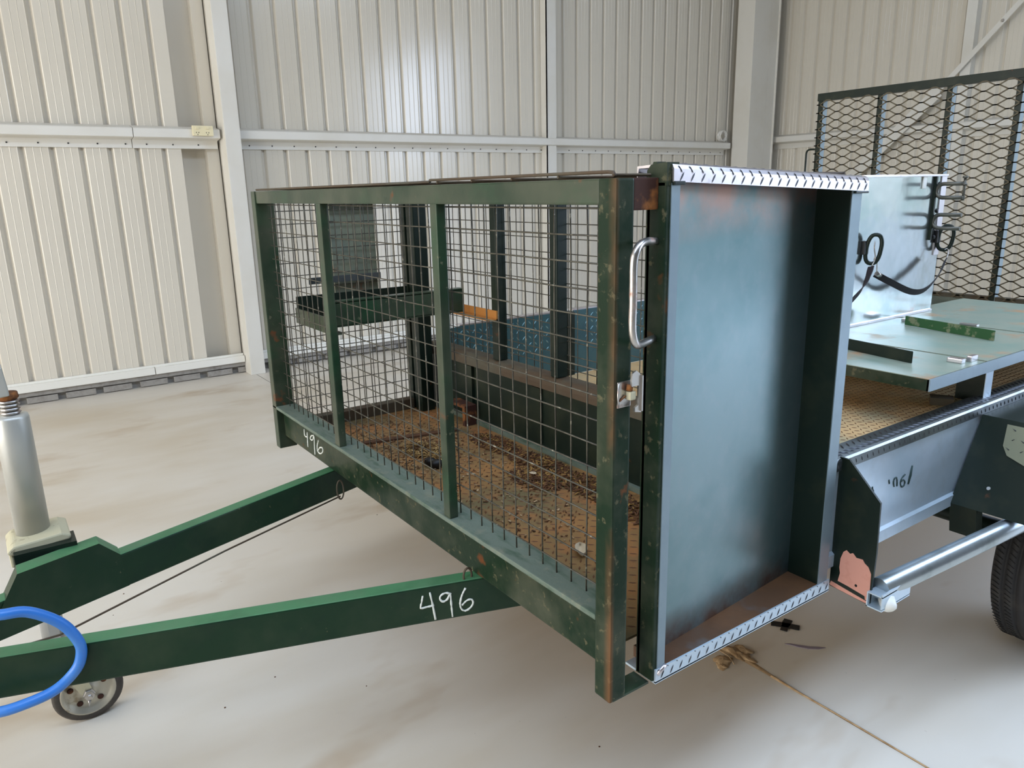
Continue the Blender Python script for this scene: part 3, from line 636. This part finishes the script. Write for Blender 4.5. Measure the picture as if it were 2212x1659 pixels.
# ------------------------------------------------ near bracket, step pipe, mudguard and wheel
b = MB(); b.prism([(-.955, .845), (-.93, .844), (-.844, .760), (-.841, .63), (-.845, .492), (-.952, .500)], 'y', 1.64, 1.646)
bk = part('step_bracket', b, 'green_dark', None, None, 'dark green bracket plate with a bare pink patch')
rr = random.Random(5); pts = []
outline = [(-.928, .585), (-.922, .605), (-.915, .612), (-.905, .606), (-.898, .611), (-.888, .602), (-.872, .604), (-.866, .596), (-.856, .590), (-.848, .575), (-.8462, .505), (-.856, .503), (-.858, .512), (-.87, .514), (-.902, .519), (-.930, .522), (-.926, .545), (-.929, .56)]
b = MB(); b.prism(outline, 'y', 1.6388, 1.6402); part('bare_patch', b, 'pink_primer', bk); b = MB(); b.prism([(-.951, .503), (-.93, .500), (-.885, .4965), (-.847, .4945), (-.8465, .500), (-.856, .501), (-.90, .507), (-.948, .514)], 'y', 1.6388, 1.6402)
part('bare_patch', b, 'pink_primer', bk)
b = MB(); b.lathe([(.0035, 0), (.003, .001)], (-.882, 1.6386, .530), (0, -1, 0), 10); part('bolt_hole', b, 'black_hole', bk)
b = MB()
for (xa, za, xb_, zb2) in ((-.848, .494, -.848, .530), (-.812, .500, -.812, .540)): b.box(xa, 1.63, za, xa+.003, 1.76, zb2)
b.box(-.848, 1.63, .494, -.809, 1.76, .497); b.box(-.848, 1.63, .53, -.809, 1.76, .533); part('channel_end', b, 'galvanised', bk)
b = MB(); b.tube([(-.838, 1.665, .532), (-.787, 2.40, .533), (-.735, 3.2, .535)], .027, 24)
pp = part('step_pipe', b, 'pipe', None, None, 'shiny silver step pipe running back to the wheel')
b = MB(); b.lathe([(.019, 0), (.019, .02), (.016, .028), (.008, .032)], (-.822, 1.672, .512), (.6, -.4, -.7), 16); part('pipe_cap', b, 'trim_white', pp, None, 'white plastic cap')
b = MB(); b.prism([(2.38, .812), (2.24, .566), (2.28, .566), (2.42, .80)], 'x', XR+.001, -.62)
b.prism([(2.24, .566), (2.262, .47), (2.30, .47), (2.28, .566)], 'x', XR+.001, -.875)
b.prism([(2.38, .812), (2.42, .80), (3.2, .80), (3.2, .812)], 'x', XR+.003, -.62)
mg = part('mudguard', b, 'green_dark', None, None, 'dark green folded mudguard beside the tray')
b = MB(); nn = Vector((0, -.255, .145)).normalized(); 
def mgp(xx, t, d=.0025): # point on the sloped front face, t from the top
    y_ = 2.38-.145*t; z_ = .812-.255*t; return (xx, y_+nn.y*d-.0, z_+nn.z*d)
pts = [(-.876, .05), (-.62, .05), (-.62, .42), (-.80, .42), (-.85, .36), (-.868, .27)]
v = [mgp(x_, t_, .0005) for x_, t_ in pts]+[mgp(x_, t_, .004) for x_, t_ in pts]; n = len(pts)
b.add(v, [tuple(range(n)), tuple(range(2*n-1, n-1, -1))]+[(i, i+n, (i+1) % n+n, (i+1) % n) for i in range(n)])
pt = part('tread_patch', b, 'holder_plate', mg, None, 'pale tread plate patch on the mudguard')
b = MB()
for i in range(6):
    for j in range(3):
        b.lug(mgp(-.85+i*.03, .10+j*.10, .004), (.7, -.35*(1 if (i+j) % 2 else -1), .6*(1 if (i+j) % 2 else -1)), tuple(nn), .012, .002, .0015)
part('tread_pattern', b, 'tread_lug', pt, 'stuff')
b = MB(); b.lathe([(.006, 0), (.005, .003)], mgp(-.865, .72, 0), tuple(nn), 8); part('bolt', b, 'zinc_tube', mg)
# road wheel
cx, cy, R0 = -.79, 2.735, .325
grooves = []
prof = [(.20, -.095), (.27, -.10), (.305, -.092), (R0-.004, -.078)]
for g in (-.052, -.018, .018, .052): prof += [(R0, g-.006), (R0-.008, g-.004), (R0-.008, g+.004), (R0, g+.006)]
prof += [(R0-.004, .078), (.305, .092), (.27, .10), (.20, .095)]
ty = part('road_tyre', MB().lathe(prof, (cx, cy, R0), (1, 0, 0), 72, True, False), 'tyre')
b = MB()
for i in range(120):
    a = 2*math.pi*i/120
    for x0_, x1_ in ((-.082, -.060), (-.044, -.026), (.026, .044), (.06, .082)):
        p0 = Vector((cx+x0_, cy+math.cos(a)*(R0+.0005), R0+math.sin(a)*(R0+.0005))); p1 = Vector((cx+x1_, cy+math.cos(a+.03)*(R0+.0005), R0+math.sin(a+.03)*(R0+.0005)))
        if math.sin(a) < -.96: continue
        b.bar(p0, p1, .002, .002, (0, math.cos(a), math.sin(a)))
part('sipes', b, 'black_hole', ty, 'stuff')
part('wheel_hub', MB().lathe([(.20, .02), (.20, .06), (.17, .05), (.06, .07), (.05, .09)], (cx, cy, R0), (1, 0, 0), 32), 'wheel_rim', ty)
b = MB(); b.tube([(XL+.25, cy, R0), (XR+.12, cy, R0)], .03, 12); part('axle', b, 'green_dark')
# chassis rails under the tray
for xx in (-2.7, -1.25):
    part('chassis_rail', MB().box(xx, 1.0, .46, xx+.05, YG-.05, .545), 'green_dark')

# ------------------------------------------------ locker, table with lids
lb = MB(); lb.box(-2.0, 2.60, .972, -1.529, 3.205, 1.515, .003)
lk = part('locker', lb, 'locker_panel', None, None, 'shiny galvanised locker standing on the shelf')
b = MB(); b.box(-1.529, 2.60, 1.507, -1.520, 3.205, 1.515, .001); part('locker_lip', b, 'aluminium_tread', lk)
b = MB(); b.box(-1.5288, 2.6, .971, -1.523, 3.2, .979); part('bottom_lip', b, 'aluminium_tread', lk)
b = MB(); b.box(-1.529, 3.165, 1.20, -1.525, 3.205, 1.507); part('hinge_flange', b, 'aluminium_tread', lk)
b = MB(); b.box(-1.5285, 3.112, 1.262, -1.519, 3.122, 1.507)
ub = part('hook_bar', b, 'green_dark', lk)
for z in (1.478, 1.375, 1.272): part('rivet', MB().lathe([(.009, 0), (.008, .006), (.004, .008)], (-1.525, 3.145, z), (1, 0, 0), 8), 'black_plastic', lk)
b = MB(); b.box(-1.5285, 3.02, 1.462, -1.523, 3.045, 1.508, .003); ct = part('catch', b, 'trim_white', lk)
b = MB()
def shackle(zc):
    r = .026; xs = -1.521; out_ = [(xs+.105, 3.122, zc+r)]
    for a in range(90, 271, 15): out_.append((xs+.026+r*math.cos(math.radians(a)), 3.122, zc+r*math.sin(math.radians(a))))
    out_.append((xs+.105, 3.122, zc-r)); return out_
for zc in (1.452, 1.335):
    b = MB(); b.tube(shackle(zc), .0078, 10); s_ = part('shackle', b, 'dull_steel', lk)
b = MB(); b.tube([(-1.419, 3.122, 1.50), (-1.419, 3.122, 1.415)], .005, 8); b.lathe([(.01, 0), (.01, .008)], (-1.419, 3.122, 1.498), (0, 0, 1), 8); b.lathe([(.01, 0), (.01, .006)], (-1.419, 3.122, 1.472), (0, 0, 1), 8)
part('shackle_pin', b, 'dull_steel', lk)
def oval(cx_, cy_, cz_, hw, hh, ang, tilt):
    pts = []
    for i in range(28):
        a = 2*math.pi*i/28; u = hw*math.copysign(abs(math.cos(a))**.8, math.cos(a)); v_ = hh*math.copysign(abs(math.sin(a))**.8, math.sin(a))
        u, v_ = u*math.cos(tilt)-v_*math.sin(tilt), u*math.sin(tilt)+v_*math.cos(tilt)
        pts.append((cx_+u*math.cos(ang), cy_+u*math.sin(ang), cz_+v_))
    return pts
link_a = (-1.497, 2.665, 1.255); link_b = (-1.497, 3.19, 1.268)
for nm, c, hw, hh, tl in (('a', link_a, .024, .052, -.12), ('b', link_b, .026, .048, -.12)):
    b = MB(); b.tube(oval(c[0], c[1], c[2], hw, hh, .5, tl), .0075, 8, True); part('tie_ring', b, 'green_dark', lk)
    b = MB(); b.box(-1.529, c[1]-.03, c[2]-.02, -1.515, c[1]+.0, c[2]+.03, .004); part('ring_mount', b, 'black_plastic', lk)

# elastic straps hung on the rings: things of their own
def ribbon(pts, wd, th, up):
    P = smooth_path(pts, 6); b = MB(); rings = []
    for i, p in enumerate(P):
        t = (P[min(i+1, len(P)-1)]-P[max(i-1, 0)]).normalized(); u = Vector(up); s_ = (u-t*u.dot(t)).normalized(); n_ = t.cross(s_)
        rings.append([p+s_*(a*wd/2)+n_*(c*th/2) for a, c in ((-1, -1), (1, -1), (1, 1), (-1, 1))])
    v = [q_ for g in rings for q_ in g]; f = [(0, 1, 2, 3), tuple(len(v)-1-i for i in range(4))]
    for i in range(len(rings)-1):
        for j in range(4): f.append((i*4+j, i*4+(j+1) % 4, i*4+4+(j+1) % 4, i*4+4+j))
    return b.add(v, f)
s1 = tag(obj('elastic_strap', ribbon([(-1.487, 2.675, 1.165), (-1.47, 2.74, 1.135), (-1.455, 2.88, 1.085), (-1.45, 2.98, 1.085), (-1.46, 3.09, 1.13), (-1.475, 3.165, 1.185)], .024, .003, (.45, 0, .9)), 'webbing'), 'black elastic strap sagging between two rings on the shiny locker', 'strap')
b = MB(); b.tube(smooth_path([(-1.49, 2.665, 1.205), (-1.487, 2.66, 1.225), (-1.485, 2.672, 1.215), (-1.486, 2.68, 1.19), (-1.485, 2.68, 1.165)], 5), .0022, 6); b.tube([(-1.478, 2.668, 1.168), (-1.478, 2.69, 1.160)], .009, 8); obj('wire_hook', b, 'bare_steel', s1)
b = MB(); b.tube(smooth_path([(-1.49, 3.18, 1.222), (-1.485, 3.19, 1.226), (-1.48, 3.19, 1.21), (-1.478, 3.175, 1.185)], 5), .0022, 6); obj('wire_hook', b, 'bare_steel', s1)
s2 = tag(obj('elastic_strap', ribbon([(-1.487, 2.642, 1.195), (-1.48, 2.615, 1.16), (-1.475, 2.575, 1.12), (-1.48, 2.50, 1.07)], .024, .003, (0.2, .5, .8)), 'webbing'), 'black strap end dangling from the left ring beside the door edge', 'strap')
b = MB(); b.tube(smooth_path([(-1.488, 2.655, 1.285), (-1.485, 2.648, 1.26), (-1.482, 2.655, 1.225), (-1.485, 2.642, 1.195)], 5), .0022, 6); obj('wire_hook', b, 'bare_steel', s2)

# table: fixed frame with lids
tz = .97
b = MB(); b.box(-1.60, 2.055, .936, -.962, 2.060, .968); b.box(-.967, 2.055, .936, -.962, 3.65, .968); b.box(-1.60, 3.645, .936, -.962, 3.65, .968); b.box(-2.05, 2.60, .955, -1.529, 3.65, .968)
tb = part('shelf_frame', b, 'green_mud', None, None, 'raised steel shelf with loose lids over the tray')
b = MB(); b.box(-.962, 2.054, .935, -.9585, 3.65, tz, .001); part('edge_strip', b, 'strip_metal', tb)
for y0_, y1_, cut in ((2.056, 2.385, (-1.30, -1.235)), (2.399, 2.94, None), (2.956, 3.64, (-1.36, -1.30))):
    b = MB()
    if cut and y0_ < 2.1:
        b.prism([(-1.60, y0_), (-.964, y0_), (-.964, y1_), (cut[1], y1_), (cut[1]-.008, y1_-.018), (cut[0]+.008, y1_-.018), (cut[0], y1_), (-1.60, y1_)], 'z', tz-.004, tz)
    else: b.box(-1.60, y0_, tz-.004, -.964, y1_, tz)
    part('lid', b, 'table_paint', tb)
b = MB(); b.box(-1.60, 2.38, .945, -.967, 2.40, .955); part('lid_support', b, 'rust_steel', tb); b = MB(); b.box(-1.60, 2.93, .945, -.967, 2.96, .955); part('lid_support', b, 'rust_steel', tb)
b = MB(); b.bar((-1.60, 2.297, tz+.018), (-1.088, 2.206, tz+.018), .004, .036)
o = part('lid_handle', b, 'green_dark', tb); mm = o.modifiers.new('bevel', 'BEVEL'); mm.width = .0015
b = MB(); b.bar((-1.423, 2.801, tz+.018), (-1.082, 2.719, tz+.018), .004, .034); part('lid_handle', b, 'worn_green', tb, None, 'green bar handle with flaking paint')
b = MB(); b.box(-1.035, 2.30, tz, -.992, 2.325, tz+.014, .003); b.box(-1.000, 2.345, tz, -.985, 2.385, tz+.018, .003); part('lid_catch', b, 'aluminium_tread', tb)
b = MB(); b.box(-1.47, 2.86, tz, -1.435, 2.92, tz+.012, .004); part('lid_hinge', b, 'aluminium_tread', tb); b = MB(); b.box(-1.30, 2.955, tz, -1.24, 2.975, tz+.006); part('lid_hinge', b, 'aluminium_tread', tb)
part('shelf_leg', MB().box(-1.065, 2.452, .826, -.985, 2.50, .936), 'green_dark', tb)
part('leg_lit_side', MB().box(-.985, 2.452, ZR, -.983, 2.50, .936), 'galvanised', tb)  # lit look of the leg's outer side, put on as a pale skin
part('shelf_leg', MB().box(-1.04, 3.5, ZR, -.985, 3.56, .936), 'green_dark', tb)
part('shelf_leg', MB().box(-1.60, 3.5, .826, -1.55, 3.55, .936), 'green_dark', tb); part('shelf_leg', MB().box(-1.95, 2.65, ZF, -1.90, 2.70, .955), 'green_dark', tb)
b = MB(); b.bar((-1.085, 2.335, .838), (-1.03, 2.365, .838), .05, .022); part('floor_cleat', b, 'rust_bar')

# ------------------------------------------------ rear ramp of expanded mesh
GZ0, GZ1 = .845, 2.03
b = MB(); b.box(XL-.005, YG-.02, GZ1-.045, XR+.005, YG+.025, GZ1, .003)
ramp = part('rear_ramp', b, 'green_dark', None, None, 'upright rear ramp of expanded mesh in a dark green frame')
for i, xx in enumerate([XL, -2.565, -2.175, -1.83, -1.48, -1.13]):
    b = MB(); b.box(xx, YG-.015, GZ0, xx+(.034 if i == 0 else .030), YG+.03, GZ1-.04, .002); part('ramp_upright', b, 'green_dark', ramp)
    b = MB(); b.box(xx+(.034 if i == 0 else .030), YG-.013, GZ0, xx+(.0355 if i == 0 else .0315), YG+.028, GZ1-.045); part('upright_lit_side', b, 'dull_grey', ramp)  # pale skin paints the lit right-hand side of each upright
b = MB(); b.box(XL, YG-.012, GZ0-.03, XR, YG+.03, GZ0+.03); part('ramp_foot', b, 'rust_bar', ramp)
# expanded metal strands
L_, H_ = .128, .0486; b = MB()
nrow = int((GZ1-.02-GZ0)/(H_/2)); xA, xB = XL+.006, XR-.006
for i in range(nrow):
    zb0 = GZ0+i*H_/2; pts = []; xx = xA; k = i % 2
    while xx <= xB+.001:
        zz_ = zb0+(H_/2 if k else 0)
        pts += [(xx-.010, YG-.022, zz_), (xx+.010, YG-.022, zz_)]; k ^= 1; xx += L_/2
    for p, q_ in zip(pts[:-1], pts[1:]): b.bar(p, q_, .004, .0062, (0, 0, 1))
part('expanded_mesh', b, 'gate_mesh', ramp, 'stuff', 'diamond expanded steel mesh')
b = MB(); b.tube(smooth_path([(XL-.002, YG, 1.70), (XL-.05, YG, 1.70), (XL-.068, YG, 1.685), (XL-.07, YG, 1.64), (XL-.07, YG, 1.50), (XL-.068, YG, 1.46), (XL-.05, YG, 1.44), (XL-.002, YG, 1.44)], 4), .006, 8); part('ramp_handle', b, 'green_dark', ramp)

# ================================================================== loose things
# blue hose looped round the drawbar
b = MB()
hp_ = [(-1.80, -.125, .655), (-1.765, -.0763, .657), (-1.765, -.0287, .646), (-1.765, .0243, .600), (-1.763, .0515, .544), (-1.763, .050, .505), (-1.765, .0326, .474), (-1.765, -.0076, .4463), (-1.765, -.061, .437), (-1.785, -.12, .428), (-1.84, -.17, .424), (-1.905, -.20, .445), (-1.925, -.205, .50), (-1.915, -.20, .560), (-1.87, -.175, .605)]
P = [Vector(p) for p in hp_]; n = len(P); pts = []
for i in range(n):
    for k in range(6):
        t = k/6; a, b0, c, d = P[i-1], P[i], P[(i+1) % n], P[(i+2) % n]
        pts.append(.5*((2*b0)+(c-a)*t+(2*a-5*b0+4*c-d)*t*t+(3*b0-a-3*c+d)*t**3))
pts = [Vector((0, 0, 1.49))+(p-Vector((0, 0, 1.49)))*.984 for p in pts]
b.tube(pts, .0115, 14, True)
tag(obj('hose_loop', b, 'blue_hose'), 'bright blue hose looped around the green drawbar beam', 'hose')

# straw and leaf litter on the cage floor (uncountable)
def stuff_pile(name, mats, label, cat, spots, nper, L, th, zb=ZF):
    b = MB(); rr = random.Random(hash(name) % 999)
    for (sx, sy, rx, ry, h) in spots:
        for i in range(nper):
            a = rr.uniform(0, 6.28); r = math.sqrt(rr.random()); x_ = sx+rx*r*math.cos(a); y_ = sy+ry*r*math.sin(a)
            l = L*rr.uniform(.4, 1.2); d = rr.uniform(0, 6.28); el = rr.uniform(-.35, .35); z_ = zb+.003+h*(1-r)*rr.random()+abs(math.sin(el))*l*.5
            dv = Vector((math.cos(d)*math.cos(el), math.sin(d)*math.cos(el), math.sin(el)))*l*.5
            b.cur = i % len(mats); b.bar(Vector((x_, y_, z_))-dv, Vector((x_, y_, z_))+dv, th*rr.uniform(.6, 1.6), th*.5)
    o = obj(name, b, mats); return tag(o, label, cat, kind='stuff')
stuff_pile('straw_clump', ['straw', 'straw_pale', 'litter'], 'small heap of dry straw on the rusty cage floor', 'straw', [(-2.37, 1.25, .10, .07, .03), (-2.30, 1.27, .06, .05, .02)], 420, .035, .0022)
stuff_pile('leaf_litter', ['litter', 'straw', 'rust_lug', 'litter'], 'brown leaf litter drifted against the cage bulkhead', 'litter', [(-1.98, 1.50, .16, .07, .012), (-1.70, 1.50, .18, .07, .012), (-1.40, 1.49, .2, .07, .012), (-1.88, 1.40, .12, .06, .01), (-2.25, 1.50, .16, .06, .006)], 620, .02, .004)
stuff_pile('dirt_crumbs', ['litter', 'dirt', 'rust_lug'], 'scattered dirt crumbs over the rusty cage floor', 'dirt', [(-2.05, 1.22, .6, .2, .002), (-2.5, 1.25, .3, .2, .002)], 420, .010, .004)
b = MB()
for sx_, sy_, a in ((-2.205, 1.19, .3), (-2.175, 1.20, 1.1)):
    b.lathe([(.004, -.024), (.014, -.018), (.017, -.004), (.015, .012), (.004, .020)], (sx_, sy_, ZF+.018), (math.cos(a), math.sin(a), .15), 10)
tag(obj('dark_lump', b, 'black_plastic'), 'small black lump beside the straw on the cage floor', 'lump')
# thin plate strip lying on the floor behind the straw
b = MB(); b.bar((-2.60, 1.03, ZF+.005), (-2.50, 1.48, ZF+.005), .03, .006); tag(obj('flat_strip', b, 'litter'), 'brown flat strip lying across the cage floor behind the straw', 'strip')
def curled(name, c, L, W_, lift, ang, mat, label, cat):
    b = MB(); n = 7; v = []; f = []
    for i in range(n):
        t = i/(n-1)*2-1; w_ = W_*(1-t*t)**.6+.001
        for j in range(5):
            s_ = (j/4*2-1); x_ = t*L; y_ = s_*w_*.8; z_ = lift*(s_*s_)*(1-.5*t*t)+lift*.4*t*t+.0015
            v.append((c[0]+x_*math.cos(ang)-y_*math.sin(ang), c[1]+x_*math.sin(ang)+y_*math.cos(ang), c[2]+z_))
    for i in range(n-1):
        for j in range(4): f.append((i*5+j, i*5+j+1, i*5+6+j, i*5+5+j))
    b.add(v, f, True); o = obj(name, b, mat); mm = o.modifiers.new('thick', 'SOLIDIFY'); mm.thickness = .0012
    return tag(o, label, cat)
curled('dry_leaf', (-1.383, 1.181, ZF+.001), .034, .020, .018, -.6, 'dry_leaf', 'pale curled dry leaf on the rusty cage floor near the corner post', 'leaf')
curled('wood_chip', (-1.90, 1.41, ZF+.012), .014, .012, .003, .3, 'dry_leaf', 'pale chip lying in the brown leaf litter', 'chip')
# black cross-shaped scrap on the concrete
b = MB(); c = Vector((-1.364, 2.098, .002))
for a, l, w_ in ((.55, .046, .022), (1.95, .040, .022), (3.75, .048, .022), (5.15, .036, .018)):
    d = Vector((math.cos(a), math.sin(a), 0)); b.bar(c, c+d*l, w_*1.3, .003)
tag(obj('scrap_cross', b, 'black_plastic'), 'small black cross-shaped scrap on the concrete floor', 'scrap')
# grey smear of dry mud
b = MB(); pts = [(-1.30, 2.002), (-1.285, 2.012), (-1.262, 2.022), (-1.235, 2.04), (-1.215, 2.064), (-1.205, 2.09), (-1.222, 2.076), (-1.243, 2.052), (-1.27, 2.032), (-1.292, 2.016)]
b.prism(pts, 'z', .0003, .0022); tag(obj('mud_smear', b, 'grey_smear'), 'thin grey smear of dried mud on the concrete floor', 'mud')
# dirt clod with twig at the end of the joint
bm = bmesh.new(); rr = random.Random(11); b = MB()
for (cx_, cy_, sx_, sy_, h) in ((-1.372, 1.826, .045, .022, .012), (-1.355, 1.862, .032, .02, .010), (-1.335, 1.835, .04, .016, .008), (-1.36, 1.765, .026, .03, .010), (-1.345, 1.74, .02, .016, .006)):
    n1, n2 = 6, 14; v = []; f = []
    for i in range(n1+1):
        ph = i/n1*math.pi/2
        for j in range(n2):
            a = 2*math.pi*j/n2; k = 1+.28*math.sin(a*3+cx_*90+i)+rr.uniform(-.12, .12)
            v.append((cx_+sx_*k*math.cos(ph)*math.cos(a), cy_+sy_*k*math.cos(ph)*math.sin(a), .0005+h*math.sin(ph)*(1+rr.uniform(-.25, .25))))
    for i in range(n1):
        for j in range(n2): f.append((i*n2+j, i*n2+(j+1) % n2, (i+1)*n2+(j+1) % n2, (i+1)*n2+j))
    b.add(v, f, True)
b.tube([(-1.42, 1.80, .002), (-1.36, 1.79, .009), (-1.325, 1.775, .004)], .0018, 5)
b.add([(-1.335, 1.815, .0008), (-1.335, 1.842, .0008), (-1.21, JY+.006, .0008), (-1.21, JY-.004, .0008), (-1.335, 1.828, .004)], [(0, 1, 2, 3), (0, 4, 1), (1, 4, 2), (2, 4, 3), (3, 4, 0)])
tag(obj('dirt_clod', b, 'dirt'), 'broken clod of brown dirt and leaf at the floor joint', 'dirt')
b = MB(); b.tube([(-1.22, JY, .001), (-1.12, JY-.002, .0018), (-1.0, JY+.001, .001), (-.72, JY, .001), (-.4, JY, .001)], [.005, .0035, .003, .0025, .002], 5); tag(obj('joint_dirt', b, 'dirt'), 'line of brown dirt packed into the floor joint', 'dirt')
# few loose specks of grit in front of the trailer
rr = random.Random(21); b = MB()
for i in range(16):
    x_, y_ = rr.uniform(-3.6, -.6), rr.uniform(.2, 1.9); r = rr.uniform(.0012, .0032)
    b.lathe([(r, 0), (r*.7, r*.6), (r*.2, r*.8)], (x_, y_, .0002), (0, 0, 1), 6)
tag(obj('grit', b, 'litter'), 'scattered specks of grit on the concrete floor', 'grit', kind='stuff')
